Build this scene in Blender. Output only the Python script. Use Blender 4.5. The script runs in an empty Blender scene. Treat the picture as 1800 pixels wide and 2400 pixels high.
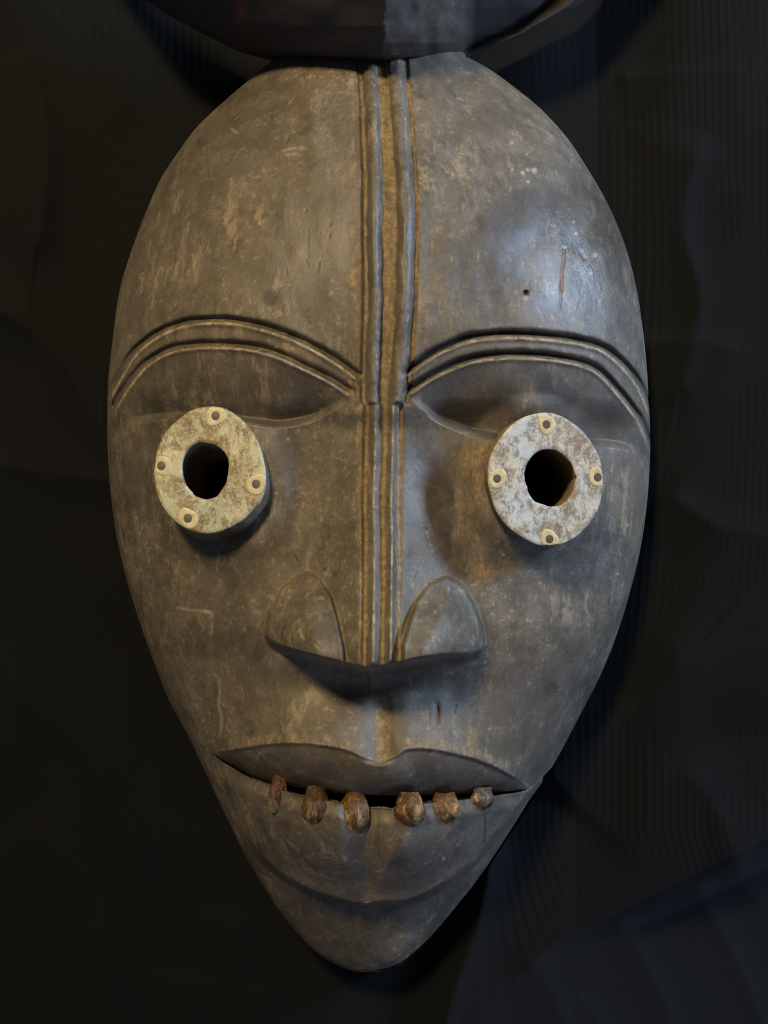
import bpy, math
import numpy as np
from mathutils import Vector

# ------------------------------------------------------------------ camera, world, lamps
S = 0.00018            # metres for one length unit used below
D = 2400.0             # camera distance from the rim plane of the mask, same unit
def pt(u, v, h):       # a measured feature (u right, v down, h proud of the rim plane) -> metres
    k = (D - h) / D
    return ((u - 900.0) * k * S, -h * S, -(v - 1200.0) * k * S)

sc = bpy.context.scene
cam_d = bpy.data.cameras.new('camera'); cam = bpy.data.objects.new('camera', cam_d)
sc.collection.objects.link(cam); sc.camera = cam
cam.location = (0, -D * S, 0); cam.rotation_euler = (math.radians(90), 0, 0)
cam_d.sensor_fit = 'HORIZONTAL'; cam_d.sensor_width = 36
cam_d.lens = 36 * D / 1800.0
cam_d.clip_start = 0.01; cam_d.clip_end = 50
sc.cycles.filter_width = 1.1
sc.render.resolution_x = 768; sc.render.resolution_y = 1024
sc.view_settings.view_transform = 'Standard'; sc.view_settings.look = 'None'
sc.view_settings.exposure = 0.0; sc.view_settings.gamma = 1

w = bpy.data.worlds.new('World'); sc.world = w; w.use_nodes = True
w.node_tree.nodes['Background'].inputs[0].default_value = (0.75, 0.8, 1.0, 1)
w.node_tree.nodes['Background'].inputs[1].default_value = 0.085

def area(name, loc, target, size, size_y, power, col):
    d = bpy.data.lights.new(name, 'AREA'); d.shape = 'RECTANGLE'; d.size = size; d.size_y = size_y
    d.energy = power; d.color = col
    o = bpy.data.objects.new(name, d); sc.collection.objects.link(o)
    o.location = loc
    o.rotation_euler = (Vector(target) - Vector(loc)).to_track_quat('-Z', 'Y').to_euler()
    return o
area('warm_room_lamp', (-0.33, -1.12, 0.76), (0, 0, 0.02), 0.18, 0.18, 18.4, (1.0, 0.77, 0.43))
area('cool_window', (1.10, -0.38, 0.58), (0.03, -0.03, 0.02), 0.20, 0.26, 18.5, (0.50, 0.70, 1.0))
area('low_window', (0.80, -0.62, -0.95), (0.05, 0, -0.1), 0.35, 0.35, 3.0, (0.45, 0.60, 1.0))

# ------------------------------------------------------------------ small helpers
def sm(a, b, x):
    t = np.clip((x - a) / (b - a), 0, 1); return t * t * (3 - 2 * t)
def ga(x, s): return np.exp(-(x / s) ** 2)
def spline(pts, n=12, closed=False):
    p = np.array(pts, float); N = len(p); out = []
    rng = range(N) if closed else range(N - 1)
    for i in rng:
        if closed: a, b, c, d = p[i - 1], p[i], p[(i + 1) % N], p[(i + 2) % N]
        else: a, b, c, d = p[max(i - 1, 0)], p[i], p[i + 1], p[min(i + 2, N - 1)]
        for k in range(n):
            t = k / n
            out.append(0.5 * ((2 * b) + (c - a) * t + (2 * a - 5 * b + 4 * c - d) * t * t + (3 * b - a - 3 * c + d) * t ** 3))
    if not closed: out.append(p[-1])
    return np.array(out)
def pdist(U, V, pts, closed=False, pad=160):
    """distance to a polyline, its sign (positive on the right-hand side, i.e. below a left-to-right line), and length fraction"""
    p = np.array(pts, float)
    if closed: p = np.vstack([p, p[:1]])
    best = np.full(U.shape, 1e9); sgn = np.ones(U.shape); tt = np.zeros(U.shape)
    box = (U > p[:, 0].min() - pad) & (U < p[:, 0].max() + pad) & (V > p[:, 1].min() - pad) & (V < p[:, 1].max() + pad)
    u = U[box]; v = V[box]; b = np.full(u.shape, 1e9); s = np.ones(u.shape); tq = np.zeros(u.shape)
    seg = np.diff(p, axis=0); L = np.hypot(seg[:, 0], seg[:, 1]); cum = np.concatenate([[0], np.cumsum(L)]); tot = cum[-1]
    for i in range(len(seg)):
        if L[i] < 1e-6: continue
        dx, dy = seg[i]; t = np.clip(((u - p[i, 0]) * dx + (v - p[i, 1]) * dy) / L[i] ** 2, 0, 1)
        ex = u - p[i, 0] - t * dx; ey = v - p[i, 1] - t * dy; d = np.hypot(ex, ey)
        c = dx * (v - p[i, 1]) - dy * (u - p[i, 0])
        m = d < b
        b = np.where(m, d, b); s = np.where(m, np.where(c >= 0, 1.0, -1.0), s); tq = np.where(m, (cum[i] + t * L[i]) / tot, tq)
    best[box] = b; sgn[box] = s; tt[box] = tq
    return best, sgn, tt
def inside(U, V, pts):
    p = np.array(pts, float); r = np.zeros(U.shape, bool); n = len(p)
    for i in range(n):
        x1, y1 = p[i]; x2, y2 = p[(i + 1) % n]
        if y1 == y2: continue
        c = ((y1 > V) != (y2 > V)) & (U < (x2 - x1) * (V - y1) / (y2 - y1) + x1)
        r ^= c
    return r
def line(x, pts):
    p = np.array(pts, float); return np.interp(x, p[:, 0], p[:, 1])
_rs = np.random.RandomState(7)
def vnoise(U, V, su, sv, seed=0):
    """smooth value noise, -1..1"""
    r = np.random.RandomState(seed); T = r.uniform(-1, 1, (97, 97))
    x = U / su + 500.3; y = V / sv + 500.7
    xi = np.floor(x).astype(int); yi = np.floor(y).astype(int); fx = x - xi; fy = y - yi
    fx = fx * fx * (3 - 2 * fx); fy = fy * fy * (3 - 2 * fy)
    a = T[xi % 97, yi % 97]; b = T[(xi + 1) % 97, yi % 97]; c = T[xi % 97, (yi + 1) % 97]; d = T[(xi + 1) % 97, (yi + 1) % 97]
    return (a * (1 - fx) + b * fx) * (1 - fy) + (c * (1 - fx) + d * fx) * fy

# ------------------------------------------------------------------ the outline of the mask
OUT = [(641,139),(591,181),(527,236),(464,295),(422,350),(380,413),(350,477),(325,540),(300,612),(283,668),(271,738),(262,814),
 (254,886),(252,949),(252,1040),(259,1150),(272,1250),(296,1356),(330,1465),(365,1565),(401,1652),(439,1722),(472,1791),(506,1863),
 (540,1934),(582,2019),(624,2091),(671,2158),(727,2219),(768,2250),(812,2270),(860,2278),(911,2272),(952,2252),(993,2219),(1029,2183),
 (1065,2142),(1106,2091),(1142,2039),(1180,1980),(1222,1915),(1265,1845),(1305,1778),(1338,1717),(1371,1654),(1405,1587),(1438,1508),
 (1470,1410),(1500,1290),(1517,1172),(1524,1042),(1520,930),(1513,830),(1499,717),(1482,633),(1463,570),(1438,506),(1408,447),
 (1370,384),(1328,321),(1269,257),(1214,211),(1155,167),(1100,134),(1040,85),(960,45),(870,30),(780,45),(700,85)]
outl = spline(OUT, 8, True)
C0 = (885.0, 1150.0)
ang = np.arctan2(outl[:, 1] - C0[1], outl[:, 0] - C0[0]); rad = np.hypot(outl[:, 0] - C0[0], outl[:, 1] - C0[1])
o_ = np.argsort(ang); ang = ang[o_]; rad = rad[o_]
ang = np.concatenate([ang[-3:] - 2 * np.pi, ang, ang[:3] + 2 * np.pi]); rad = np.concatenate([rad[-3:], rad, rad[:3]])
def Rout(th): return np.interp(th, ang, rad)

# ------------------------------------------------------------------ carved features (measured lines)
BROW = {'l': dict(
  up=[(250,955),(268,915),(287,881),(321,828),(369,790),(417,768),(470,758),(538,757),(610,771),(682,795),(745,826),(803,862),(846,896)],
  lo=[(262,985),(277,949),(301,910),(340,862),(393,828),(451,816),(513,814),(586,819),(648,836),(706,862),(769,893),(832,932)],
  bd=[(252,1030),(272,1016),(306,1002),(393,987),(500,990),(610,1001),(658,1005),(730,992),(779,968),(832,936)]),
 'r': dict(
  up=[(950,888),(961,876),(1008,840),(1053,817),(1103,799),(1166,791),(1234,791),(1302,797),(1361,806),(1411,822),(1451,853),(1483,890),(1506,930),(1524,985)],
  lo=[(950,932),(961,921),(1008,890),(1053,867),(1103,849),(1166,839),(1234,838),(1302,844),(1361,856),(1402,876),(1442,917),(1474,957),(1501,998),(1524,1060)],
  bd=[(946,932),(986,962),(1017,989),(1076,1014),(1130,1030),(1260,1045),(1402,1050),(1460,1058),(1524,1085)])}
for k in BROW:
    for q in ('up', 'lo', 'bd'): BROW[k][q] = spline(BROW[k][q], 5)
WING = {'l': [(622,1488),(630,1431),(660,1381),(693,1351),(719,1338),(748,1353),(778,1398),(792,1452),(806,1520),(812,1600),(700,1600),(640,1540)],
        'r': [(1137,1514),(1128,1461),(1111,1410),(1082,1368),(1048,1350),(1006,1366),(976,1406),(959,1452),(942,1512),(940,1600),(1060,1600),(1120,1560)]}
NB = [(500,1440),(600,1480),(622,1487),(655,1507),(719,1528),(786,1545),(845,1560),(866,1563),(909,1556),(972,1541),(1035,1530),(1098,1526),(1136,1514),(1160,1500),(1260,1450)]
ULT = spline([(490,1764),(552,1755),(629,1743),(706,1741),(778,1749),(819,1759),(855,1776),(893,1784),(925,1774),(957,1754),(1014,1755),(1065,1765),(1116,1778),(1167,1799),(1208,1822),(1246,1848)], 5)
MTH = spline([(490,1764),(542,1793),(588,1817),(655,1834),(727,1847),(809,1858),(886,1863),(962,1862),(1039,1860),(1096,1859),(1157,1858),(1208,1853),(1246,1848)], 5)
LLB = spline([(474,1786),(500,1840),(545,1920),(600,1990),(660,2045),(730,2085),(800,2108),(845,2116),(886,2112),(940,2112),(988,2097),(1039,2068),(1090,2031),(1130,1990),(1180,1925),(1225,1872),(1262,1832)], 5)
TEETH = [(653,1824,1907,42),(738,1848,1937,64),(832,1862,1959,70),(962,1864,1938,68),(1044,1864,1930,68),(1129,1850,1899,50)]
EYE = {'l': dict(c=(492,1101), hc=(481,1104), rear=(30,36)), 'r': dict(c=(1277,1123), hc=(1290,1120), rear=(-22,4))}
RL = [(100,862),(140,865),(250,872),(400,877),(550,878),(700,879),(850,876),(950,874)]      # left forehead ridge centre
RR = [(100,922),(140,927),(250,936),(400,948),(550,953),(700,948),(850,938),(950,930)]      # right forehead ridge centre

def mask_height(U, V, sfr):
    h = 350.0 * np.clip(1 - np.clip(sfr, 0, 1) ** 2.9, 0, 1) ** 0.55
    reg = np.zeros(U.shape, int)                # which carved part a point belongs to
    dust_and_light = np.zeros(U.shape); wear = np.zeros(U.shape); dark_tone = np.zeros(U.shape)
    # large forms
    h += 38 * ga(U - 880, 420) * ga(V - 520, 420) * sm(1.0, .6, sfr)
    h -= 26 * sm(930, 1010, V) * sm(1500, 1300, V) * sm(1.0, .8, sfr)
    for cx in (735, 1060): h -= 16 * ga(U - cx, 95) * ga(V - 1120, 170)
    h += 74 * ga(U - 875, 300) * ga(V - 1800, 170)
    h -= 150 * sm(1980, 2300, V) * sm(1.02, .7, sfr)
    h += 52 * ga(U - 868, 200) * ga(V - 1985, 92)
    h -= 26 * ga(U - 880, 260) * ga(V - 1650, 70)
    # hand-cut unevenness
    h += 5.0 * vnoise(U, V, 150, 170, 1) + 2.2 * vnoise(U, V, 62, 80, 2) + 1.0 * vnoise(U, V, 26, 44, 3)
    # brows and orbits
    for k, b in BROW.items():
        for q, dep in (('up', 19 if k == 'l' else 25), ('lo', 17 if k == 'l' else 23)):
            d, s, t = pdist(U, V, b[q]); sd = d * s
            end = sm(0, .06, t) * sm(1, .97, t) if k == 'l' else sm(0, .03, t) * sm(1, .95, t)
            wdt = 1.0 + .18 * vnoise(U, V, 30, 30, 11)
            h -= end * dep * ga(sd + 9, 7.5 * wdt)
            h += end * 5.5 * ga(sd - 3, 6.0)
            dark_tone = np.maximum(dark_tone, end * ga(sd + 11, 7) * (.35 if k == 'l' else .75))  # grooves along the brow lines toned darker, more so on the right
            wear = np.maximum(wear, end * ga(sd - 1.5, 4.5) * .9)
            dust_and_light = np.maximum(dust_and_light, end * ga(sd - 0, 7.0) * .45)
        dl, sl, tl = pdist(U, V, b['lo'], pad=260); db, sb, tb = pdist(U, V, b['bd'], pad=260)
        du, su_, tu = pdist(U, V, b['up'])
        xin = (U > b['lo'][0, 0] + 2) & (U < b['lo'][-1, 0] - 2)
        orb = (sl > 0) & (sb < 0) & xin & (dl < 250) & (db < 250)
        t = dl / (dl + db + 1e-6)
        dep = 44 * (sm(0, 1, t) * .55 + t * .45) * sm(0, 22, db) * sm(0, 130, dl + db)
        dark_tone = np.maximum(dark_tone, np.where(orb, (.36 if k == 'l' else .50) * sm(0, 14, dl) * sm(0, 16, db) * (1 + .5 * vnoise(U, V, 50, 40, 15)), 0))  # orbits toned darker, more so on the right
        h -= np.where(orb, dep * sm(1.0, .93, sfr), 0)
        band = (su_ > 0) & (sl < 0) & xin & (du < 90) & (dl < 90)
        h -= np.where(band, 5, 0)
        bid = 1 if k == 'l' else 2
        reg[band | ((sl > 0) & (dl < 7) & xin & (sb < 0))] = bid
        reg[orb & (dl >= 7)] = bid + 2
        wear = np.maximum(wear, .30 * ga(db * sb - 4, 7) * (dl < 250) * xin)
        dust_and_light = np.maximum(dust_and_light, .35 * ga(db * sb - 8, 14) * (dl < 250) * xin)
    # swellings that hug the eye tubes
    for k, e in EYE.items():
        cx, cy = e['c'][0] + e['rear'][0], e['c'][1] + e['rear'][1]
        r = np.hypot((U - cx) / 1.0, (V - cy) / 1.12)
        h += 26 * sm(190, 130, r) * (1 if k == 'r' else .5)
        dust_and_light = np.maximum(dust_and_light, (.55 if k == 'r' else .2) * sm(215, 150, r) * (.65 + .35 * vnoise(U, V, 30, 60, 8)) * sm(cx + 120, cx - 60, U))  # tan left of the right tube: warm-only light put into the colour
    # nose
    vb = line(U, NB)
    yy = np.clip((V - 935) / 620.0, 0, 1)
    nw = 105 + 110 * yy ** 1.1
    cxn = 886 - 6 * yy
    a = np.abs(U - cxn) / nw
    prof = np.clip(1 - a, 0, 1) ** 1.15
    prof = prof * (1 - .0) + 0.0
    blunt = np.clip(1 - np.clip((np.abs(U - cxn) - 38) / nw, 0, 1), 0, 1) ** 1.35
    above = sm(6, -4, V - vb)
    nh = 14 + 148 * yy ** 1.35
    nose = nh * blunt * sm(925, 975, V)
    wing = np.zeros(U.shape)
    for k, p in WING.items():
        d, s, t = pdist(U, V, p, True); ins = inside(U, V, p)
        dd = np.where(ins, d, -d)
        low = sm(1330, 1520, V)
        amp = 26 + 66 * low
        bulge = sm(-4, 8, dd) * .46 + .54 * sm(0, 75, dd) ** .9
        tip = 620 if k == 'l' else 1138
        wing += np.where(dd > -8, amp * bulge, 0)
        side = sm(-60, 0, (U - tip) if k == 'l' else (tip - U))
        dust_and_light = np.maximum(dust_and_light, .42 * ga(dd + 4, 6) * (V < vb + 6) * (V > 1330 if True else 1))
        wear = np.maximum(wear, .45 * ga(dd + 3, 4) * (V < vb))
        reg[(dd > 0) & (V < vb + 22)] = 6 if k == 'l' else 7
    tot = np.maximum(nose, nose * .55 + wing)
    tot = nose + 1.0 * wing
    # underside: the nose bottom is cut back steeply
    under = V - vb
    xin = sm(612, 640, U) * sm(1146, 1120, U)
    fall = np.where(under > 0, .5 + .5 * np.cos(np.pi * np.clip(under / 27.0, 0, 1)), 1.0)
    fade = sm(1700, 1600, V)
    h += tot * np.where(under > 0, fall, 1)
    h -= 30 * ga(V - 1600, 46) * ga(U - 880, 220)
    nm = (blunt > .04) & (V > 946) & (V < vb + 22) & (reg == 0) & (np.abs(U - cxn) < nw * .93 + 20)
    reg[nm] = 5
    reg[(under > 0) & (under < 30) & (xin > .5) & (reg != 6) & (reg != 7)] = 5
    # two ribs on the bridge of the nose
    on = sm(938, 955, V) * sm(4, -10, V - vb)
    wv = 3 * vnoise(V, V * 0, 120, 50, 5)
    for cx, wd, am in ((880, 9, 11), (921, 7, 9)):
        h += on * am * ga(U - cx - wv + .012 * (V - 950), wd)
        wear = np.maximum(wear, on * .8 * ga(U - cx - wv + .012 * (V - 950) + 0, 4.5))
    for cx, wd, am in ((860, 7, 10), (901, 7, 7), (938, 6, 7)):
        h -= on * am * ga(U - cx - wv + .012 * (V - 950), wd)
        dust_and_light = np.maximum(dust_and_light, on * .75 * ga(U - cx - wv + .012 * (V - 950), 9))
    dust_and_light = np.maximum(dust_and_light, on * .5 * ga(U - 843 - wv, 15))
    # forehead ridges
    on = sm(952, 940, V)
    for i, (pl, wd) in enumerate(((RL, 17), (RR, 21))):
        p = np.array(pl, float); cx = np.interp(V, p[:, 0], p[:, 1]) + 2.2 * vnoise(V, V * 0, 70, 50, 20 + i) + 1.2 * vnoise(V, U * 0, 21, 50, 24 + i) + .5 * vnoise(V, U, 11, 12, 34 + i)
        x = (U - cx) / (wd * (1 + .08 * vnoise(V, V * 0, 40, 9, 28 + i)))
        h += on * (24 + 2.5 * vnoise(U, V, 14, 50, 36 + i) + 1.0 * vnoise(U, V, 6, 12, 38)) * np.clip(1 - np.abs(x) ** 2.2, 0, 1) ** .75
        dust_and_light = np.maximum(dust_and_light, on * (.72 + .3 * vnoise(U, V, 14, 40, 44)) * ga(np.abs(x) - 1.25, .33))
        dark_tone = np.maximum(dark_tone, on * .45 * ga(np.abs(x) - 1.12, .12) * np.clip(.6 + .8 * vnoise(U, V, 12, 36, 45), 0, 1))  # sides of each ridge toned darker
        wear = np.maximum(wear, on * .55 * ga(x - .45, .28))
        reg[(np.abs(x) < 1.0) & (V < 950)] = 8 + i
    cl = np.interp(V, [p_[0] for p_ in RL], [p_[1] for p_ in RL]); cr = np.interp(V, [p_[0] for p_ in RR], [p_[1] for p_ in RR])
    h -= on * 1.2 * np.clip(vnoise(U, V, 7, 9, 47), 0, 1) * sm(cl + 10, cl + 18, U) * sm(cr - 14, cr - 22, U)
    h -= on * 9 * sm(cl - 33, cl - 24, U) * sm(cr + 33, cr + 24, U)
    dust_and_light = np.maximum(dust_and_light, on * (.66 + .3 * vnoise(U, V, 10, 28, 46)) * sm(cl + 10, cl + 20, U) * sm(cr - 16, cr - 24, U))
    dust_and_light = np.maximum(dust_and_light, on * .6 * ga(U - cl + 42, 26) * (.75 + .25 * vnoise(U, V, 14, 60, 31)))
    dust_and_light = np.maximum(dust_and_light, on * .42 * ga(U - cr - 42, 26) * (.7 + .5 * vnoise(U, V, 24, 50, 32)))
    # mouth
    du, su_, tu = pdist(U, V, ULT, pad=420); dm, s2, tm = pdist(U, V, MTH, pad=420)
    ends = sm(0, .10, tu) * sm(1, .90, tu)
    h += ends * 20 * np.where(su_ < 0, np.exp(-du / 34.0), np.exp(-du / 170.0))
    lip = (su_ > 0) & (s2 < 0) & (du < 150) & (dm < 150) & (U > 492) & (U < 1244)
    tl = du / (du + dm + 1e-6)
    h -= np.where(lip, ends * (7 * sm(0, 8, du) + 18 * tl + 44 * tl ** 3), 0)
    dark_tone = np.maximum(dark_tone, np.where(lip, .16 * sm(0, 10, du) * (1 + .5 * vnoise(U, V, 60, 30, 16)), 0))  # upper lip toned slightly darker
    reg[lip] = 10
    wear = np.maximum(wear, .6 * ga(du * su_ + 2, 5) * (du < 60))
    dust_and_light = np.maximum(dust_and_light, .5 * ga(du * su_ + 14, 20) * (du < 70) * ends)
    gap = line(U, [(490,0),(560,5),(620,7),(645,13),(690,21),(770,24),(800,29),(870,33),(925,31),(932,21),(1010,20),(1075,15),(1150,7),(1246,2)]) * (1 + .15 * vnoise(U, V * 0, 22, 50, 41))
    db, sb, tb = pdist(U, V, LLB, pad=520)
    below = (s2 > 0) & (dm < 400) & (U > 485) & (U < 1255)
    llr = below & (sb < 0) & (db < 400)
    inm = llr & (dm < gap)
    taper = sm(0, .07, tm) * sm(1, .93, tm)
    h -= np.where(inm, 90 * taper, 0); hole = inm & (dm > 3) & (dm < gap - 3)
    h -= np.where(llr & ~inm, 20 * taper * (1 - sm(0, 40, dm - gap)) + 0, 0)
    h -= np.where((~llr) & below & (s2 > 0), 0, 0)
    wear = np.maximum(wear, np.where(llr, .25 * ga(dm - gap - 4, 5) * sm(700, 560, U), 0))
    # lower lip block stands proud of the chin
    xin = sm(-.02, .10, tb) * sm(1.02, .9, tb)
    stp = np.where(sb > 0, sm(0, 16, db), 0) * (V > 1780)
    prx = (V > 1790) & (sb > 0)
    h -= np.where(prx, (60 * sm(0, 16, db) * sm(.1, .3, tb) * (1 - .45 * sm(850, 600, U)) * (1 - .5 * sm(40, 200, db))), 0)
    h += np.where(llr, 6 * ga(db, 14), 0)
    vx = 858 + 4 * vnoise(U * 0, V, 50, 60, 51)
    vwid = np.where(U < vx, 20 + 44 * sm(2110, 1960, V), 26 + 66 * sm(2110, 1930, V))
    vdep = (14 + 36 * sm(2115, 1990, V))
    groove = np.clip(1 - np.abs(U - vx) / vwid, 0, 1) * vdep
    h -= np.where(llr & ~inm, groove, 0)
    reg[llr] = 11
    reg[(~llr) & (sb > 0) & (V > 1800) & (db < 400) & (reg == 0)] = 12
    reg[(V > 2116) & (reg == 0)] = 12
    # philtrum
    ph = sm(1590, 1680, V) * np.where(su_ > 0, sm(12, 0, du), 1) * (V < 1800)
    pw = 40 + 14 * sm(1700, 1770, V)
    h -= ph * 19 * ga(U - 888, pw * .72)
    dust_and_light = np.maximum(dust_and_light, ph * (.55 + .2 * vnoise(U, V, 18, 50, 61)) * ga(U - 898, 34))
    # tan rubs where patina is thin; beside the right tube, warm light painted in
    for (cx, cy, rx, ry, am) in ((1000,720,60,110,.45),(1150,1410,70,80,.42),(660,1230,120,150,.30),(640,1690,140,60,.30),(1180,1700,130,90,.25),
                                 (370,600,60,120,.22),(700,700,120,70,.22),(1150,480,40,120,.25),(1110,1110,55,160,.6),(1085,1250,60,60,.4),(560,300,110,60,.2),(760,1190,70,160,.4),(560,1560,110,130,.32),(1120,1330,110,60,.45),(1210,1480,90,90,.35),(1120,1740,120,50,.5),(700,1725,150,40,.45),(440,1300,70,90,.35),(560,1900,60,60,.3),(960,860,60,60,.35),(1200,650,110,90,.3),(1130,560,70,110,.3),(740,830,60,90,.35),(1040,200,120,40,.25)):
        dust_and_light = np.maximum(dust_and_light, am * ga(U - cx, rx) * ga(V - cy, ry) * np.clip(.85 + .5 * vnoise(U, V, 30, 46, int(cx)), 0, 1.4))
    reg[hole] = 99
    return h, reg, np.clip(dust_and_light, 0, 1), np.clip(wear, 0, 1), np.clip(dark_tone, 0, 1)

PATINA = ((1210,500,110,70,.40),(1130,640,60,90,.30),(1400,520,70,120,.25),(620,900,150,50,.2),(1290,900,150,50,.3),(700,1060,70,60,.2),(560,1330,60,60,.3),(1330,1330,90,60,.22),
 (520,1500,120,50,.35),(1300,1600,100,90,.22),(640,1990,80,80,.35),(800,2180,160,80,.45),(560,2080,60,60,.3),(1010,2010,80,50,.25),(1000,2140,120,70,.3),(980,1030,50,90,.25),(1010,1170,60,110,.25),(330,1080,60,90,.2),(420,900,70,50,.25),(560,240,70,50,.15))
def marks(U, V):
    """individual scratches (pale), spots and cracks (dark), rusty cracks; as (pale, dark, rust, depth)"""
    pale = np.zeros(U.shape); dark = np.zeros(U.shape)
    for (cx, cy, rx, ry, am) in PATINA: dark = np.maximum(dark, am * 1.1 * sm(1.35, .55, np.hypot((U - cx) / rx, (V - cy) / ry) + .35 * vnoise(U, V, 38, 46, int(cx + cy)) + .2 * vnoise(U, V, 13, 17, int(cx))))
    rust = np.zeros(U.shape); dep = np.zeros(U.shape)
    def ln(a, pts, wd, am, dp=0):
        q = spline(pts, 5); d, s, t = pdist(U, V, q, pad=30)
        k = am * ga(d, wd) * sm(0, .12, t) * sm(1, .8, t); np.maximum(a, k, out=a)
        if dp: dep[:] = dep + dp * ga(d, wd * 1.1)
    def sp(a, x, y, r, am, e=1.0, dp=0):
        d = np.hypot(U - x, (V - y) / e); k = am * sm(r * 1.25, r * .6, d); np.maximum(a, k, out=a)
        if dp: dep[:] = dep + dp * sm(r * 1.2, r * .3, d)
    for p in ([(655,355),(690,348),(725,350)],[(665,362),(700,360)],[(672,350),(715,344)],[(540,300),(560,315)]): ln(pale, p, 3, .5)
    ln(pale, [(405,1422),(450,1428),(492,1434),(497,1450),(495,1500)], 3.5, .55, -1.5)
    ln(pale, [(508,1578),(516,1610),(513,1650),(520,1690),(510,1745)], 3.5, .5, -1.5)
    ln(pale, [(1000,1242),(1006,1268),(1012,1288)], 3.2, .65, -2)
    ln(pale, [(510,1330),(513,1290),(508,1345)], 3, .4)
    ln(pale, [(1380,1380),(1372,1420),(1388,1460)], 3, .35)
    ln(pale, [(700,1360),(702,1480),(712,1494),(718,1500)], .1, 0)
    ln(pale, [(745,1400),(762,1404)], 3.5, .5); ln(pale, [(703,1472),(708,1490),(717,1500)], 3.5, .6, -2)
    ln(pale, [(738,1508),(750,1520)], 4, .4, -1)
    for x, y, r in ((1225,405,5),(1238,397,6),(1252,400,7),(1238,426,4.5),(1200,398,3.5),(675,1030,4),(1040,2012,5),(1394,598,6),(1385,640,5),(1470,1232,3.5),
                    (1345,520,4),(1350,548,4),(1448,1345,3),(1180,1300,3)): sp(pale, x, y, r, .8)
    sp(dark, 636, 697, 22, .65); sp(dark, 662, 620, 12, .2); sp(dark, 1292, 1616, 20, .6, 1.1); sp(dark, 470, 335, 14, .35)
    sp(dark, 1060, 1250, 60, .25); sp(dark, 790, 1345, 12, .3)
    sp(dark, 1232, 686, 8, .9, .8, -9); sp(pale, 1232, 699, 7, .5)
    ln(rust, [(1322,583),(1321,610),(1317,640),(1316,680)], 3.2, .95, -3); ln(dark, [(1316,660),(1314,700),(1311,730)], 2.6, .6, -2)
    ln(rust, [(1362,592),(1370,606)], 5, .85, -2); ln(dark, [(1335,605),(1345,618)], 2.5, .6)
    ln(rust, [(1024,1652),(1026,1680),(1029,1708)], 5.5, .5, -2.5); ln(dark, [(1024,1660),(1027,1690),(1030,1702)], 3.4, .7, -2.5)
    ln(dark, [(1135,1903),(1137,1940),(1134,1985)], 2.4, .7, -3)
    ln(dark, [(1235,330),(1180,275),(1250,340),(1300,385)], .1, 0)
    ln(dark, [(1170,215),(1190,240),(1215,262),(1250,275)], 7, .3); ln(dark, [(1260,1450),(1220,1470),(1160,1490)], .1, 0)
    ln(dark, [(1150,1560),(1110,1567),(1080,1570)], 5, .2, -1)
    ln(dark, [(560,1808),(575,1812),(590,1826),(612,1834)], 3, .5, -3)
    # vertical tool strokes worn pale on the left of the forehead and right cheek
    r = np.random.RandomState(3)
    for i in range(26):
        x = r.uniform(350, 470); y = r.uniform(440, 700); L = r.uniform(15, 70)
        ln(pale, [(x, y), (x - L * .08, y + L * .5), (x - L * .15, y + L)], r.uniform(2, 4.5), r.uniform(.08, .32))
    for i in range(24):
        x = r.uniform(1385, 1445); y = r.uniform(1080, 1260); L = r.uniform(20, 60)
        ln(pale, [(x, y), (x - 2, y + L * .5), (x - 5, y + L)], r.uniform(2, 3.5), r.uniform(.1, .4))
    for i in range(70):
        x = r.uniform(980, 1440); y = r.uniform(300, 760); L = r.uniform(8, 40); q = r.uniform(-.5, .5)
        ln(pale, [(x, y), (x + q * L * .5, y + L * .5), (x + q * L * .8, y + L)], r.uniform(1.5, 4), r.uniform(.06, .28))
    for i in range(90):
        x = r.uniform(330, 1400); y = r.uniform(1250, 2150); L = r.uniform(6, 34); q = r.uniform(-.8, .8)
        ln(pale, [(x, y), (x + q * L * .5, y + L * .5), (x + q * L, y + L)], r.uniform(1.5, 3.2), r.uniform(.06, .3))
    for i in range(60):
        x = r.uniform(300, 1450); y = r.uniform(300, 2100); sp(pale, x, y, r.uniform(1.6, 3.4), r.uniform(.2, .6))
    for i in range(110):
        x = r.uniform(320, 1440); y = r.uniform(220, 2150); L = r.uniform(5, 22); q = r.uniform(-1, 1)
        ln(dark, [(x, y), (x + q * L * .3, y + L * .5), (x + q * L * .5, y + L)], r.uniform(1.4, 2.4), r.uniform(.2, .5), -r.uniform(.6, 1.8))
    for i in range(16):      # fine drying checks along the grain
        x = r.uniform(360, 1420); y = r.uniform(260, 1900); L = r.uniform(60, 170)
        ln(dark, [(x, y), (x + r.uniform(-4, 4), y + L * .4), (x + r.uniform(-6, 6), y + L)], r.uniform(1.2, 1.8), r.uniform(.25, .5), -1.0)
    for i in range(60):
        x = r.uniform(300, 1450); y = r.uniform(300, 2100); sp(dark, x, y, r.uniform(2, 9), r.uniform(.15, .4))
    return pale, dark, rust, dep

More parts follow.
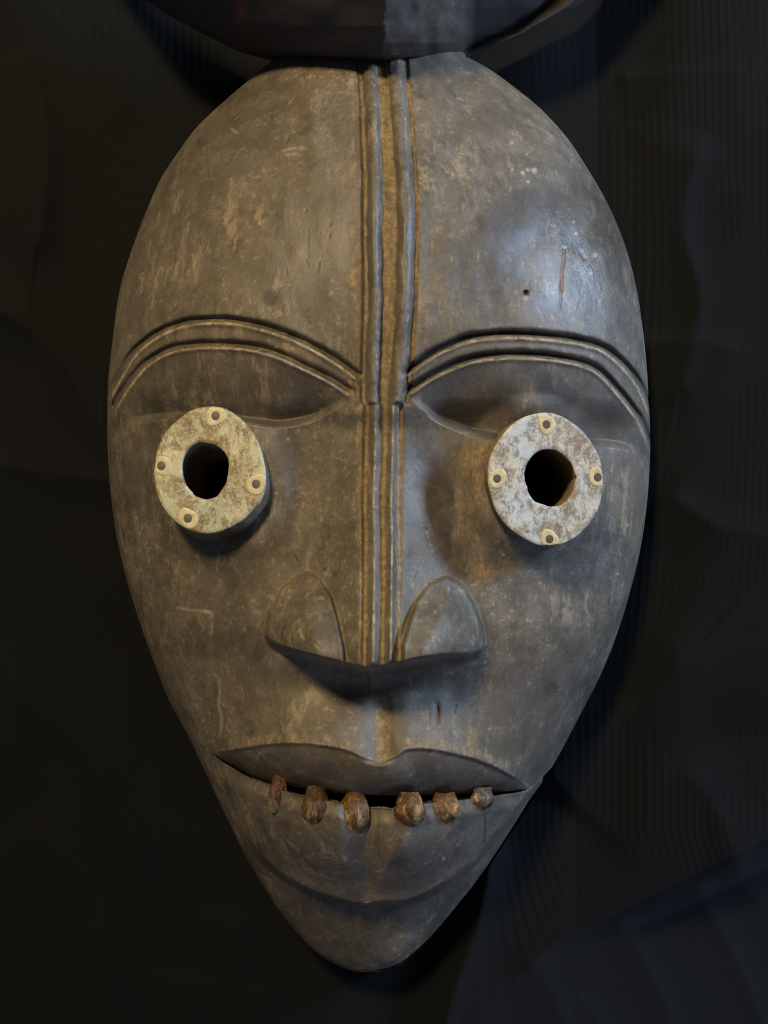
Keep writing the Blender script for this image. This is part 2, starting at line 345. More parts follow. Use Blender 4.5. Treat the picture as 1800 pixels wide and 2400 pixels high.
# ------------------------------------------------------------------ materials
def nodes(name):
    m = bpy.data.materials.new(name); m.use_nodes = True
    nt = m.node_tree; nt.nodes.clear()
    o = nt.nodes.new('ShaderNodeOutputMaterial'); b = nt.nodes.new('ShaderNodeBsdfPrincipled')
    nt.links.new(b.outputs[0], o.inputs[0]); return m, nt, b
def N(nt, t, **kw):
    n = nt.nodes.new(t)
    for k, v in kw.items():
        if k in n.inputs.keys(): n.inputs[k].default_value = v
        else: setattr(n, k, v)
    return n
def mapping(nt, scale):
    tc = nt.nodes.new('ShaderNodeTexCoord'); mp = nt.nodes.new('ShaderNodeMapping'); mp.inputs['Scale'].default_value = scale
    nt.links.new(tc.outputs['Object'], mp.inputs[0]); return mp.outputs[0]
def noise(nt, vec, scale, detail=4, rough=.6, dist=0.0):
    n = N(nt, 'ShaderNodeTexNoise'); n.inputs['Scale'].default_value = scale; n.inputs['Detail'].default_value = detail
    n.inputs['Roughness'].default_value = rough; n.inputs['Distortion'].default_value = dist
    nt.links.new(vec, n.inputs['Vector']); return n.outputs['Fac']
def ramp(nt, fac, a, b, ca=(0, 0, 0, 1), cb=(1, 1, 1, 1)):
    r = nt.nodes.new('ShaderNodeValToRGB'); e = r.color_ramp.elements
    e[0].position = a; e[0].color = ca; e[1].position = b; e[1].color = cb
    nt.links.new(fac, r.inputs[0]); return r.outputs[0]
def mix(nt, fac, a, b, typ='MIX'):
    n = nt.nodes.new('ShaderNodeMix'); n.data_type = 'RGBA'; n.blend_type = typ
    for sock, val in ((n.inputs[0], fac), (n.inputs[6], a), (n.inputs[7], b)):
        if isinstance(val, (int, float)): sock.default_value = val
        elif isinstance(val, tuple): sock.default_value = val
        else: nt.links.new(val, sock)
    return n.outputs[2]
def math_(nt, op, a, b=None, clamp=False):
    n = nt.nodes.new('ShaderNodeMath'); n.operation = op; n.use_clamp = clamp
    for i, val in enumerate((a, b)):
        if val is None: continue
        if isinstance(val, (int, float)): n.inputs[i].default_value = val
        else: nt.links.new(val, n.inputs[i])
    return n.outputs[0]
def attr(nt, name):
    a = nt.nodes.new('ShaderNodeAttribute'); a.attribute_name = name; return a.outputs['Fac']
def bump(nt, b, hgt, strength, dist, prev=None):
    n = nt.nodes.new('ShaderNodeBump'); n.inputs['Strength'].default_value = strength; n.inputs['Distance'].default_value = dist
    nt.links.new(hgt, n.inputs['Height'])
    if prev is not None: nt.links.new(prev, n.inputs['Normal'])
    if b is not None: nt.links.new(n.outputs[0], b.inputs['Normal'])
    return n.outputs[0]

def wood_material():
    m, nt, b = nodes('patinated_wood')
    v1 = mapping(nt, (1, 1, 1)); v2 = mapping(nt, (1.0, 1.0, .28))
    v3 = mapping(nt, (1.0, 1.0, .12))
    big = noise(nt, v1, 15, 4, .6, .2); mid = noise(nt, v1, 75, 9, .76, .15); fine = noise(nt, v1, 800, 6, .75); streak = noise(nt, v2, 150, 9, .78, .15)
    patch = noise(nt, v1, 26, 6, .68, .2); hair = noise(nt, v3, 700, 4, .7, .2)
    c = mix(nt, ramp(nt, big, .38, .62), (.078, .066, .045, 1), (.120, .100, .072, 1))
    c = mix(nt, ramp(nt, mid, .44, .66), c, (.165, .138, .103, 1))
    scuff = math_(nt, 'MULTIPLY', ramp(nt, streak, .53, .60), ramp(nt, patch, .44, .60))
    c = mix(nt, math_(nt, 'MULTIPLY', scuff, .72), c, (.315, .250, .170, 1))
    speck = math_(nt, 'MULTIPLY', ramp(nt, noise(nt, v1, 330, 7, .78, .1), .56, .62), ramp(nt, mid, .42, .55))
    c = mix(nt, math_(nt, 'MULTIPLY', speck, .65), c, (.350, .290, .210, 1))
    c = mix(nt, math_(nt, 'MULTIPLY', ramp(nt, noise(nt, v1, 48, 8, .76, .2), .55, .62), .50), c, (.046, .040, .036, 1))
    c = mix(nt, math_(nt, 'MULTIPLY', ramp(nt, hair, .60, .68), .35), c, (.050, .042, .034, 1))
    pol = ramp(nt, noise(nt, v1, 20, 3, .5, .1), .50, .62)
    c = mix(nt, math_(nt, 'MULTIPLY', pol, .55), c, (.100, .083, .070, 1))
    gl = mix(nt, fine, (.50, .50, .50, 1), (1.50, 1.50, 1.50, 1))
    c = mix(nt, 1.0, c, gl, 'MULTIPLY')
    dn = noise(nt, v2, 230, 9, .80, .1)
    tan_fac = math_(nt, 'MULTIPLY', math_(nt, 'DIVIDE', math_(nt, 'SUBTRACT', math_(nt, 'ADD', dn, math_(nt, 'MULTIPLY', attr(nt, 'dust_and_light'), .46)), .66), .13, True), .82)
    c = mix(nt, tan_fac, c, mix(nt, ramp(nt, noise(nt, v1, 420, 6, .78, .1), .40, .60), (.155, .100, .045, 1), (.330, .250, .145, 1)))
    wn = noise(nt, v1, 260, 8, .75, .4)
    wr = math_(nt, 'MULTIPLY', math_(nt, 'DIVIDE', math_(nt, 'SUBTRACT', math_(nt, 'ADD', wn, math_(nt, 'MULTIPLY', attr(nt, 'wear'), .36)), .71), .18, True), .85)
    c = mix(nt, wr, c, (.42, .34, .22, 1))
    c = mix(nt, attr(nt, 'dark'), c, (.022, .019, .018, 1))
    c = mix(nt, math_(nt, 'MULTIPLY', attr(nt, 'pale'), ramp(nt, wn, .34, .52)), c, (.40, .34, .25, 1))
    c = mix(nt, attr(nt, 'rust'), c, (.16, .055, .018, 1))
    nt.links.new(c, b.inputs['Base Color'])
    r = math_(nt, 'ADD', math_(nt, 'MULTIPLY', ramp(nt, mid, .35, .7), .18), .50)
    r = math_(nt, 'ADD', math_(nt, 'SUBTRACT', r, math_(nt, 'MULTIPLY', pol, .12)), math_(nt, 'MULTIPLY', tan_fac, .3), True)
    r = math_(nt, 'SUBTRACT', r, math_(nt, 'MULTIPLY', attr(nt, 'gloss'), math_(nt, 'MULTIPLY', math_(nt, 'SUBTRACT', 1.0, tan_fac), .30)), True)
    nt.links.new(r, b.inputs['Roughness'])
    b.inputs['Specular IOR Level'].default_value = .5
    vo = nt.nodes.new('ShaderNodeTexVoronoi'); vo.feature = 'SMOOTH_F1'; vo.inputs['Scale'].default_value = 95; vo.inputs['Smoothness'].default_value = .25
    nt.links.new(mapping(nt, (1, 1, .5)), vo.inputs['Vector'])
    n0 = bump(nt, None, vo.outputs['Distance'], .35, .0009)
    n1 = bump(nt, None, mid, .35, .0010, n0)
    n2 = bump(nt, None, streak, .45, .0005, n1)
    n2 = bump(nt, None, tan_fac, .4, .0002, n2)
    n2 = bump(nt, None, hair, .25, .0002, n2)
    bump(nt, b, fine, .35, .00022, n2)
    return m
WOOD = wood_material()

def simple(name, c1, c2, scale, rough, bmp=.0003, spec=.5):
    m, nt, b = nodes(name); v = mapping(nt, (1, 1, 1))
    n = noise(nt, v, scale, 6, .65, .5)
    nt.links.new(mix(nt, ramp(nt, n, .35, .65), c1, c2), b.inputs['Base Color'])
    b.inputs['Roughness'].default_value = rough; b.inputs['Specular IOR Level'].default_value = spec
    bump(nt, b, noise(nt, v, scale * 3, 5, .7), .5, bmp); return m

def plate_material(name, warm):
    m, nt, b = nodes(name); v = mapping(nt, (1, 1, 1))
    n1 = noise(nt, v, 75 if warm else 95, 8, .74, .5); n2 = noise(nt, mapping(nt, (1, 1, .55)), 330, 7, .76, .4); n3 = noise(nt, v, 1000, 5, .75, .2); n4 = noise(nt, v, 42, 3, .5)
    pale = (.47, .44, .27, 1) if warm else (.49, .48, .41, 1)
    grey = (.38, .39, .27, 1) if warm else (.44, .50, .54, 1)
    c = mix(nt, ramp(nt, n4, .42, .60), pale, grey)
    c = mix(nt, ramp(nt, n1, .47, .57), c, (.25, .19, .088, 1) if warm else (.24, .20, .15, 1))
    c = mix(nt, math_(nt, 'MULTIPLY', ramp(nt, n2, .50, .58), .75), c, (.13, .085, .036, 1) if warm else (.15, .11, .075, 1))
    c = mix(nt, math_(nt, 'MULTIPLY', ramp(nt, n3, .54, .60), .5), c, (.60, .60, .48, 1))
    nt.links.new(c, b.inputs['Base Color'])
    nt.links.new(math_(nt, 'ADD', math_(nt, 'MULTIPLY', n2, .35), .32), b.inputs['Roughness'])
    k = bump(nt, None, n2, .5, .0004); bump(nt, b, n3, .5, .0002, k); return m
PLATE_L = plate_material('warm_lit_plate', True); PLATE_R = plate_material('cool_lit_plate', False)  # same plate twice, with warm and cool light mixed into the colours
PEG = simple('pale_peg_collar', (.60, .53, .31, 1), (.44, .36, .19, 1), 350, .5, .0001)
NAILM = simple('dull_nail', (.055, .048, .040, 1), (.11, .085, .06, 1), 800, .5, .0001)

def tooth_material(name, a_, b_, chip, lo):
    m, nt, b = nodes(name); v = mapping(nt, (1, 1, .4))
    n1 = noise(nt, v, 420, 7, .7, 1.0); n2 = noise(nt, v, 190, 6, .7, .8); n3 = noise(nt, mapping(nt, (1, 1, 1)), 900, 5, .75)
    c = mix(nt, ramp(nt, n1, .40, .60), a_, b_)
    c = mix(nt, ramp(nt, n2, lo, lo + .07), c, chip)
    c = mix(nt, math_(nt, 'MULTIPLY', attr(nt, 'tip'), ramp(nt, n2, .47, .56)), c, (.44, .33, .17, 1))
    c = mix(nt, 1.0, c, mix(nt, n3, (.45, .45, .45, 1), (1.55, 1.55, 1.55, 1)), 'MULTIPLY')
    nt.links.new(c, b.inputs['Base Color'])
    nt.links.new(math_(nt, 'ADD', math_(nt, 'MULTIPLY', n3, .3), .14), b.inputs['Roughness'])
    k = bump(nt, None, n1, .8, .0012); bump(nt, b, n3, .6, .0003, k); return m
TOOTH_BROWN = tooth_material('brown_tooth', (.038, .018, .010, 1), (.115, .050, .022, 1), (.30, .20, .11, 1), .60)
TOOTH_AMBER = tooth_material('amber_tooth', (.050, .022, .010, 1), (.17, .080, .025, 1), (.44, .27, .09, 1), .53)
TOOTH_DARK = tooth_material('broken_tooth', (.030, .027, .026, 1), (.10, .085, .07, 1), (.46, .30, .12, 1), .55)

def cloth_material():
    m, nt, b = nodes('black_ribbed_cloth'); v = mapping(nt, (1, 1, 1))
    n = noise(nt, v, 40, 4, .6); f = noise(nt, mapping(nt, (1, 1, .5)), 1500, 3, .7)
    c = mix(nt, n, (.0020, .0025, .0029, 1), (.0042, .0049, .0056, 1))
    c = mix(nt, math_(nt, 'MULTIPLY', ramp(nt, f, .5, .8), .5), c, (.009, .010, .011, 1))
    nt.links.new(c, b.inputs['Base Color']); b.inputs['Roughness'].default_value = .85; b.inputs['Specular IOR Level'].default_value = .14
    b.inputs['Sheen Weight'].default_value = .03; b.inputs['Sheen Roughness'].default_value = .5
    bump(nt, b, f, .6, .0002); return m
CLOTH = cloth_material()

# ------------------------------------------------------------------ mesh helpers
def mesh_obj(name, co, faces, mat, parent=None, attrs=None, normals=None, smooth=True, mats=None, midx=None):
    me = bpy.data.meshes.new(name)
    co = np.asarray(co, np.float32); faces = np.asarray(faces, np.int32)
    k = faces.shape[1]
    me.vertices.add(len(co)); me.vertices.foreach_set('co', co.ravel())
    me.loops.add(faces.size); me.loops.foreach_set('vertex_index', faces.ravel())
    me.polygons.add(len(faces)); me.polygons.foreach_set('loop_start', np.arange(0, faces.size, k, dtype=np.int32))
    me.polygons.foreach_set('use_smooth', np.full(len(faces), smooth))
    me.update(calc_edges=True)
    for mm in (mats or [mat]): me.materials.append(mm)
    if midx is not None: me.polygons.foreach_set('material_index', np.asarray(midx, np.int32))
    for nm, a in (attrs or {}).items():
        at = me.attributes.new(nm, 'FLOAT', 'POINT'); at.data.foreach_set('value', np.asarray(a, np.float32))
    if normals is not None: me.normals_split_custom_set_from_vertices(np.asarray(normals, np.float64).tolist())
    me.validate()
    o = bpy.data.objects.new(name, me); sc.collection.objects.link(o)
    if parent is not None: o.parent = parent
    return o
def vnormals(P, F):
    n = np.zeros_like(P); a = P[F[:, 2]] - P[F[:, 0]]; b = P[F[:, 3]] - P[F[:, 1]]; fn = np.cross(a, b)
    for i in range(4): np.add.at(n, F[:, i], fn)
    l = np.linalg.norm(n, axis=1, keepdims=True); return n / np.maximum(l, 1e-20)
def pts3(u, v, h):
    k = (D - h) / D
    return np.stack([(u - 900) * k * S, -h * S, -(v - 1200) * k * S], -1)

# ------------------------------------------------------------------ the mask
mask = bpy.data.objects.new('carved_mask', None); sc.collection.objects.link(mask)
mask['label'] = 'dark carved wooden face mask with tubular eyes and peg teeth, lying against black ribbed cloth'
mask['category'] = 'mask'
mask.empty_display_size = .05

NA, NBB = 560, 900
a = np.linspace(-1, 1, NA); bb = np.linspace(-1, 1, NBB)
A, B = np.meshgrid(a, bb)
X = A * np.sqrt(1 - B * B / 2); Y = B * np.sqrt(1 - A * A / 2)
rho = np.clip(np.hypot(X, Y), 0, 1); th = np.arctan2(Y, X)
sfr = 1 - (1 - rho) ** 1.22
# keep the angle even along the long outline
th_img = np.arctan2(np.sin(th) * 1.55, np.cos(th))
R = Rout(th_img)
U = C0[0] + sfr * R * np.cos(th_img); V = C0[1] + sfr * R * np.sin(th_img)
H, REG, DUST_AND_LIGHT, WEAR, DARK_TONE = mask_height(U, V, sfr)
PALE, DARK, RUST, DEP = marks(U, V)
H = H + DEP; DARK = np.maximum(DARK, DARK_TONE)
GLOSS = np.clip(1.5 * ga(U - 1340, 120) * ga(V - 600, 150), 0, 1) * (.85 + .25 * vnoise(U, V, 24, 44, 77)) + .6 * ga(U - 1010, 80) * ga(V - 1180, 160) + .5 * ga(U - 1060, 60) * ga(V - 1460, 60) + .4 * ga(U - 560, 150) * ga(V - 420, 120)
H = np.where(sfr > .985, np.minimum(H, 350 * np.clip(1 - sfr ** 2.9, 0, 1) ** .55 + 8), H)
H[0, :] = 0; H[-1, :] = 0; H[:, 0] = 0; H[:, -1] = 0
P = pts3(U, V, H).reshape(-1, 3)
idx = np.arange(NA * NBB).reshape(NBB, NA)
F = np.stack([idx[1:, :-1], idx[1:, 1:], idx[:-1, 1:], idx[:-1, :-1]], -1).reshape(-1, 4)
# rim turned back to the cloth
rim = np.concatenate([idx[0, :-1], idx[:-1, -1], idx[-1, :0:-1], idx[:0:-1, 0]])
ru = U.ravel()[rim]; rv = V.ravel()[rim]
allP = [P]; base = len(P); prev = rim; rimF = []
for (sc_, hh) in ((1.0, -25), (.997, -60), (.985, -120)):
    uu = C0[0] + (ru - C0[0]) * sc_; vv = C0[1] + (rv - C0[1]) * sc_
    allP.append(pts3(uu, vv, np.full(uu.shape, float(hh))))
    cur = base + np.arange(len(rim)); base += len(rim)
    rimF.append(np.stack([prev, np.roll(prev, -1), np.roll(cur, -1), cur], -1)); prev = cur
nr = 3 * len(rim)
P = np.vstack(allP); F = np.vstack([F] + rimF)
ext = lambda x: np.concatenate([x.ravel(), np.zeros(nr)])
AT = dict(dust_and_light=ext(DUST_AND_LIGHT), wear=ext(WEAR), pale=ext(PALE), dark=ext(DARK), rust=ext(RUST), gloss=ext(GLOSS))
# through-holes behind the eye tubes
fu = ext(U)[F].mean(1); fv = ext(V)[F].mean(1)
keep = np.ones(len(F), bool)
for e in EYE.values():
    cx, cy = e['c'][0] + e['rear'][0], e['c'][1] + e['rear'][1]
    keep &= ~(((fu - cx) / 92) ** 2 + ((fv - cy) / 104) ** 2 < 1)
NRM = vnormals(P, F)
if NRM[idx[NBB // 2, NA // 2], 1] > 0: F = F[:, ::-1]; NRM = -NRM
freg = np.concatenate([REG.ravel(), np.zeros(nr, int)])[F[:, 0]]
PARTS = {0: 'face', 1: 'brow', 2: 'brow', 3: 'eyelid', 4: 'eyelid', 5: 'nose', 6: 'nostril', 7: 'nostril', 8: 'forehead_ridge', 9: 'forehead_ridge', 10: 'upper_lip', 11: 'lower_lip', 12: 'chin'}
made = {}
for r in (0, 1, 2, 3, 4, 5, 6, 7, 8, 9, 10, 11, 12):
    f = F[(freg == r) & keep]
    if not len(f): continue
    used, inv = np.unique(f, return_inverse=True); f2 = inv.reshape(-1, 4)
    par = made[5] if r in (6, 7) else mask
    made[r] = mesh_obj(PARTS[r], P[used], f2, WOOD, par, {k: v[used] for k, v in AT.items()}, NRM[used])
Hs = H.ravel(); 
def face_h(u, v):
    i = np.argmin((U - u) ** 2 + (V - v) ** 2); return float(H.ravel()[i])

# ------------------------------------------------------------------ eye tubes
def ring(pts, sx, n=112, smooth=2):
    p = np.array(pts, float); c = p.mean(0); q = p - c
    an = np.arctan2(q[:, 1], q[:, 0]); rr = np.hypot(q[:, 0], q[:, 1]); o = np.argsort(an); an = an[o]; rr = rr[o]
    an = np.concatenate([an[-2:] - 2 * np.pi, an, an[:2] + 2 * np.pi]); rr = np.concatenate([rr[-2:], rr, rr[:2]])
    t = np.linspace(-np.pi, np.pi, n, endpoint=False); r = np.interp(t, an, rr)
    r = r + .9 * vnoise(t * 60 + c[0], t * 0, 9, 9, 55) - 2.2 * np.clip(vnoise(t * 60 + c[0], t * 0 + 40, 5, 9, 56) - .55, 0, 1)
    for _ in range(smooth): r = .5 * r + .25 * (np.roll(r, 1) + np.roll(r, -1))
    return np.stack([c[0] + r * np.cos(t), c[1] + r * np.sin(t)], -1)
LO = [(900,175),(1100,300),(1230,450),(1310,600),(1350,750),(1380,900),(1375,1080),(1330,1220),(1230,1350),(1080,1480),(900,1570),(720,1615),(560,1590),(430,1540),(300,1430),(190,1280),(130,1120),(105,960),(115,800),(150,650),(200,520),(290,390),(400,290),(520,205),(660,165),(780,155)]
LH = [(610,570),(700,575),(870,640),(945,740),(958,880),(945,960),(900,1080),(810,1195),(710,1222),(565,1180),(540,1140),(450,1010),(425,900),(440,750),(490,650),(540,600)]
RO = [(870,135),(980,165),(1100,230),(1200,300),(1300,410),(1380,530),(1440,650),(1470,800),(1480,950),(1465,1080),(1430,1220),(1370,1340),(1260,1470),(1150,1570),(1000,1640),(860,1662),(720,1640),(600,1580),(450,1490),(350,1390),(270,1280),(210,1100),(165,950),(158,800),(190,640),(250,500),(340,370),(450,260),(580,180),(720,140)]
RH = [(700,600),(760,560),(860,553),(950,565),(1040,630),(1130,740),(1160,840),(1172,860),(1150,960),(1110,1080),(1020,1180),(940,1208),(870,1205),(800,1185),(700,1150),(650,1090),(610,980),(578,880),(590,770),(630,680)]
sc1 = lambda P_, ox, oy: [(ox + x * .205, oy + y * .205) for x, y in P_]
SPEC = {'l': dict(o=sc1(LO, 340, 920), h=sc1(LH, 340, 920), nails=[(505,975),(378,1092),(600,1135),(440,1215)], nr=(24, 10), su=-.10, sv=-.06, mat=PLATE_L, lab='eye tube with yellowed, brown-mottled plate, warm light in its colour'),
        'r': dict(o=sc1(RO, 1110, 940), h=sc1(RH, 1110, 940), nails=[(1281,995),(1165,1122),(1401,1119),(1288,1264)], nr=(22, 9.5), su=.16, sv=-.02, mat=PLATE_R, lab='eye tube with brown-mottled plate, cool light painted in blue-grey')}
def loft(rings, close=True):
    n = len(rings[0]); P_ = np.vstack(rings); Fs = []
    for i in range(len(rings) - 1):
        a_ = np.arange(n) + i * n; b_ = a_ + n
        Fs.append(np.stack([a_, np.roll(a_, -1), np.roll(b_, -1), b_], -1))
    return P_, np.vstack(Fs)
for k, e in EYE.items():
    s = SPEC[k]; cx, cy = e['c']; rx, ry = e['rear']
    hb = face_h(cx + rx, cy + ry - 0) ; hf = hb + 54
    O = ring(s['o'], 1); Hh = ring(s['h'], 1, smooth=0)
    cO = O.mean(0)
    hp = lambda q, dz=0: hf - s['su'] * (q[:, 0] - cx) * (1) - s['sv'] * (q[:, 1] - cy) + dz
    def rr(q, c, f, dz, shift=0.0):     # ring scaled about its centre and moved towards the back of the tube
        w_ = (q - c) * f + c + np.array([rx, ry]) * shift
        base_q = (q - c) * f + c
        return pts3(w_[:, 0], w_[:, 1], hp(base_q, dz))
    cH = Hh.mean(0)
    # wooden tube
    tube_rings = [rr(Hh, cH, 1.05, -160, .9 * 1.4), rr(Hh, cH, 1.05, -120, 1.0), rr(Hh, cH, 1.04, -60, .5), rr(Hh, cH, 1.03, -8, .06), rr(O, cO, .985, -8, .06), rr(O, cO, .995, -14, .1), rr(O, cO, .99, -60, .5), rr(O, cO, .985, -110, .95), rr(O, cO, .97, -190, 1.5)]
    tube_rings = [tube_rings[0] + np.array([0, .03, 0])] + tube_rings
    TP, TF = loft(tube_rings)
    n_ = len(TP)
    tu = np.tile(np.linspace(0, 6.28 * 3, len(O)), len(tube_rings))
    inner = np.repeat([1.0] * 4 + [0.0] * (len(tube_rings) - 4), len(O))
    at = dict(gloss=np.zeros(n_), dust_and_light=np.where(inner > 0, .85 if k == 'r' else .1, np.clip(.5 + .3 * np.sin(tu), 0, 1) * (1 if k == 'r' else .15)), wear=np.zeros(n_), pale=np.zeros(n_), dark=np.zeros(n_), rust=np.zeros(n_))  # right tube walls coloured tan as if lit by the warm lamp
    tube = mesh_obj('eye_tube', TP, TF[:, ::-1], WOOD, mask, at); tube['label'] = s['lab']
    # nailed ring plate
    pr = [rr(Hh, cH, 1.0, -9, .06), rr(Hh, cH, .995, -2, .0), rr(Hh, cH, 1.02, 0)]
    for f in (.12, .3, .5, .7, .88):
        q = Hh * (1 - f) + ring(s['o'], 1) * f
        jit = .5 * vnoise(q[:, 0], q[:, 1], 18, 18, 71)
        pr.append(pts3(q[:, 0], q[:, 1], hp(q) + jit))
    pr += [rr(O, cO, .985, 0), rr(O, cO, 1.0, -2), rr(O, cO, .998, -6, .04)]
    PP, PF = loft(pr)
    plate = mesh_obj('eye_plate', PP, PF[:, ::-1], s['mat'], tube)
    od = O - cO; oa = np.arctan2(od[:, 1], od[:, 0]); orr = np.hypot(od[:, 0], od[:, 1]); o_ = np.argsort(oa); oa = np.concatenate([[oa[o_][-1] - 2 * np.pi], oa[o_], [oa[o_][0] + 2 * np.pi]]); orr = np.concatenate([[orr[o_][-1]], orr[o_], [orr[o_][0]]])
    for (nx, ny) in s['nails']:
        t = np.linspace(0, 2 * np.pi, 28, endpoint=False); Rn, rn = s['nr']
        wob = 1 + .10 * np.sin(2 * t + nx) + .06 * np.sin(3 * t + ny)
        rings = []
        for f, dz in ((1.0, -1.5), (.96, .5), (.8, .9), (rn / Rn * 1.12, 1.3), (rn / Rn, 1.0), (rn / Rn * .85, 1.0), (rn / Rn * .45, 1.4), (.02, 1.5)):
            w2 = wob if f > .6 else 1
            q = np.stack([nx + Rn * f * w2 * np.cos(t), ny + Rn * f * w2 * np.sin(t) * 1.08], -1)
            dq = q - cO; aq = np.arctan2(dq[:, 1], dq[:, 0]); lim = .985 * np.interp(aq, oa, orr); rq = np.hypot(dq[:, 0], dq[:, 1])
            q = cO + dq * np.minimum(1, lim / rq)[:, None]
            rings.append(pts3(q[:, 0], q[:, 1], hp(q, dz)))
        QP, QF = loft(rings); mi = np.repeat([0, 0, 0, 0, 1, 1, 1], 28)
        mesh_obj('nail', QP, QF, None, tube, mats=[PEG, NAILM], midx=mi)

# ------------------------------------------------------------------ teeth
for i, (cx, y0, y1, wd) in enumerate(TEETH):
    r = np.random.RandomState(40 + i)
    hb = face_h(cx, y1 + 16)
    rows = 13; nn = 16; t = np.linspace(0, 2 * np.pi, nn, endpoint=False); rings = []
    lean = (-.10, .02, -.02, .05, .06, .02)[i]
    for j in range(rows + 1):
        q = j / rows
        wj = wd * .54 * np.interp(q, [0, .2, .45, .6, .78, .92, 1], [(.55,.58,.50,.58,.60,.8)[i], .78, .95, 1.0, .84, .50, .03])
        y = y0 - 6 + (y1 - y0 + 6) * q
        fac = 1 + .10 * np.cos(3 * t + i) + .06 * np.cos(4 * t + 2 * i + q * 2) + .07 * vnoise(t * 40 + i * 99, t * 0 + q * 200, 17, 23, 60 + i)
        uu = cx + (-.10, .10, -.12, -.06, .05, .1)[i] * (y1 - y0) * max(0, q - .55) + lean * (y - y0) + wj * fac * np.cos(t)
        dz = wj * .62 * fac * np.sin(t) + 2.5 * vnoise(t * 30 + i * 77, t * 0 + q * 160, 13, 15, 66 + i)
        hc = hb - 6 + 20 * math.sin(q * math.pi * .85)
        rings.append(pts3(uu, y + 2 * np.sin(2 * t + i), hc + dz))
    QP, QF = loft(rings)
    to = mesh_obj('tooth', QP, QF, (TOOTH_BROWN, TOOTH_BROWN, TOOTH_AMBER, TOOTH_AMBER, TOOTH_AMBER, TOOTH_DARK)[i], mask, dict(tip=np.clip(np.repeat(np.linspace(-.9, 1, rows + 1), nn) * .9 + .35 * np.cos(np.tile(t, rows + 1) + 2.4 + i), 0, 1)))
    if i == 5: to['label'] = 'short broken dark tooth with pale chips'
    if i == 4: to['label'] = 'yellowest tooth'

# ------------------------------------------------------------------ headdress above the forehead (overhanging block)
HL = [(-420,60),(-250,150),(-120,240),(0,335),(13,359),(51,422),(84,485),(122,560),(139,625),(150,700),(200,740)]
HR = [(-420,1700),(-250,1590),(-120,1480),(0,1372),(17,1350),(50,1290),(80,1235),(110,1160),(134,1100),(150,1060),(200,1020)]
rows = np.concatenate([np.linspace(-420, -60, 40), np.linspace(-50, 200, 140)]); cols = 260
tt = np.linspace(-1, 1, cols)
HV = np.repeat(rows[:, None], cols, 1)
xl = np.interp(rows, *zip(*HL))[:, None]; xr = np.interp(rows, *zip(*HR))[:, None]
tw = np.sign(tt) * (1 - (1 - np.abs(tt)) ** 1.3); HU = xl + (xr - xl) * (tw[None, :] + 1) / 2
hc = np.interp(rows, [-420, -250, -100, 0, 60, 100, 130, 150, 200], [600, 510, 420, 355, 312, 275, 222, 140, -20])[:, None]
sU = np.where(HU < 900, (900 - HU) / (900 - xl), (HU - 900) / (xr - 900))
HH = hc * np.clip(1 - sU ** 2.2, 0, 1) ** .6
HH = HH - np.where((HU > 900), .62 * np.clip(HU - 900, 0, 190), .16 * np.clip(900 - HU, 0, 300)) * sm(1, .8, sU)
HH -= 34 * sm(1070, 1115, HU) * sm(1.0, .8, sU)
HH = HH + 4 * vnoise(HU, HV, 60, 60, 81) + 5 * vnoise(HU, HV, 22, 34, 82) * (HU > 900) * (HU < 1100)
HP = pts3(HU, HV, HH).reshape(-1, 3)
ix = np.arange(HP.shape[0]).reshape(len(rows), cols)
HF = np.stack([ix[1:, :-1], ix[1:, 1:], ix[:-1, 1:], ix[:-1, :-1]], -1).reshape(-1, 4)
n0 = len(HP); ex = []; exF = []; base = n0
for col in (0, -1):
    cur = ix[:, col]
    for hh, inw in ((-40, .0), (-80, .04)):
        uu = HU[:, col] + (900 - HU[:, col]) * inw
        ex.append(pts3(uu, HV[:, col], np.full(len(rows), float(hh)))); nx_ = base + np.arange(len(rows)); base += len(rows)
        f_ = np.stack([cur[:-1], cur[1:], nx_[1:], nx_[:-1]], -1); exF.append(f_ if col == -1 else f_[:, ::-1]); cur = nx_
HP = np.vstack([HP] + ex); HF = np.vstack([HF] + exF)
nh_ = len(HP); hu = np.concatenate([HU.ravel(), np.zeros(nh_ - n0)]); hv = np.concatenate([HV.ravel(), np.zeros(nh_ - n0)])
at = dict(dust_and_light=np.zeros(nh_), wear=.35 * ga(hu - 900, 5) + .35 * np.clip(vnoise(hu + .3 * hv, hv, 26, 34, 84) + .6 * vnoise(hu - .4 * hv, hv, 9, 15, 86), 0, 1) * (hu > 900) * (hu < 1100), pale=np.zeros(nh_), dark=np.full(nh_, .96) - .42 * sm(894, 906, hu) * sm(1110, 1060, hu), rust=.7 * ga(hu - 565, 16) * ga(hv - 30, 26), gloss=np.full(nh_, -.9))  # near-black for shade, lighter on the window-lit face: light painted in
mesh_obj('headdress', HP, HF, WOOD, mask, at)['label'] = 'darker overhanging block above the forehead, its lit face painted lighter'

# ------------------------------------------------------------------ the cloth
gu = np.arange(-500, 2301, 4.5); gv = np.arange(-500, 2901, 9.0)
GU, GV = np.meshgrid(gu, gv)
h = np.full(GU.shape, -150.0)
bend = 26 * vnoise(GU, GV, 420, 500, 90)
dg = GV - (2290 - .47 * (GU - 1150))
h += .26 * np.clip(GU - 1400, 0, 900) * sm(1750, 1500, GV)
h += np.where(GU > 1000, sm(-30, 60, dg) * -.55 * (GU - 1150), 0) * sm(1000, 1150, GU) + .12 * np.clip(GU - 1350, 0, 700) * sm(1500, 1700, GV) * sm(60, -40, dg)
h += 15 * vnoise(GU, GV, 330, 520, 91) + 9 * vnoise(GU + GV * .25, GV, 120, 420, 92)
ph = GU + bend - .34 * np.clip(GV - 1950, 0, 900) * sm(1050, 1350, GU) + np.where(GU > 900, .12, -.05) * np.abs(GV - 600) * .35
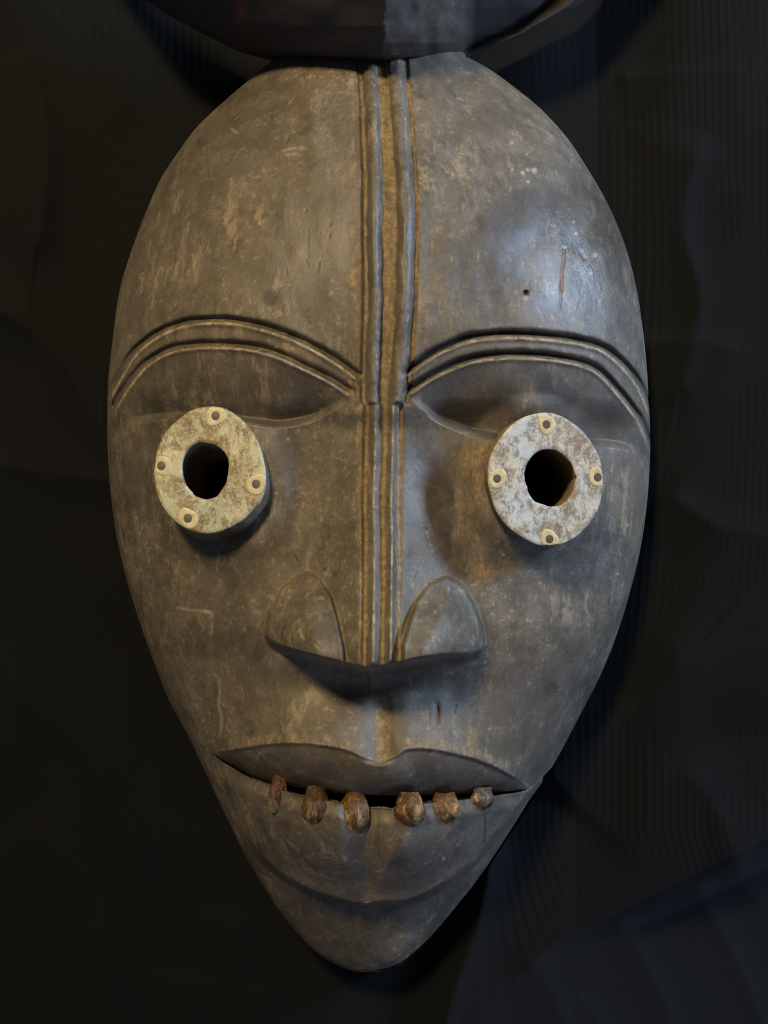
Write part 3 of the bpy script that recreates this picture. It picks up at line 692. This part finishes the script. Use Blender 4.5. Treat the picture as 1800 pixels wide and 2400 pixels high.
h += np.clip(.75 + .9 * vnoise(GU, GV, 260, 300, 93), .1, 2) * (1 + .9 * ga(GU - 380, 160) * ga(GV - 330, 330) + .7 * ga(GU - 1480, 180) * ga(GV - 350, 330) + 1.1 * ga(GU - 1500, 380) * ga(GV - 2250, 260)) * np.sin(ph * 2 * np.pi / 19.0 + 1.1 * vnoise(GU, GV, 60, 260, 97)) * (.6 + .4 * vnoise(GU, GV, 120, 240, 94))
# folds
def fold(pts, wl, wr, am):
    global h
    d, s, t = pdist(GU, GV, spline(pts, 6), pad=320); x = d * s
    ww = np.where(x > 0, wr, wl); h = h + am * np.exp(-(np.sqrt(x * x + 81) - 9) / ww) * sm(0, .12, t) * (d < 319) * sm(320, 200, d)
fold([(1160,1940),(1130,2130),(1080,2280),(1035,2420),(990,2560)], 24, 34, 66)
fold([(1260,1850),(1330,1780),(1430,1710),(1520,1650),(1600,1560)], 60, 120, 34)
for q_ in ([(1230,2230),(1300,2340),(1370,2520)], [(1440,2150),(1520,2270),(1610,2480)], [(1620,2060),(1700,2200),(1800,2420)], [(1350,2330),(1420,2420),(1470,2560)]): fold(q_, 22, 60, 24)
fold([(1590,1780),(1680,1900),(1740,2050),(1800,2150),(1900,2300)], 50, 90, 26)
fold([(1380,820),(1520,805),(1620,800),(1700,810)], 14, 34, 11)
fold([(1440,185),(1600,170),(1720,160)], 10, 50, 8)
fold([(-60,700),(60,760),(170,880),(260,1060)], 60, 40, 40)
fold([(-60,1080),(80,1100),(210,1120),(330,1140)], 30, 60, 26)
for q_ in ([(-60,1500),(60,1640),(200,1760),(330,1990)], [(40,1900),(160,2050),(260,2300),(300,2500)], [(60,100),(110,330),(90,560)], [(1650,300),(1600,520),(1640,700),(1600,900)], [(1560,1150),(1680,1230),(1820,1260)]): fold(q_, 34, 60, 26)
fold([(560,2130),(548,2220),(540,2420)], 14, 60, 16)
fold([(470,2280),(440,2420),(420,2560)], 30, 60, 18)
fold([(620,2300),(590,2420),(580,2560)], 20, 30, 12)
h = -45 - 40 * np.log1p(np.exp(-(h + 45) / 40.0))
CP = pts3(GU, GV, h).reshape(-1, 3); ci = np.arange(GU.size).reshape(GU.shape)
CF = np.stack([ci[1:, :-1], ci[1:, 1:], ci[:-1, 1:], ci[:-1, :-1]], -1).reshape(-1, 4)
cl = mesh_obj('cloth', CP, CF, CLOTH)
cl['label'] = 'black ribbed cloth with loose folds spread behind the mask'; cl['category'] = 'cloth'
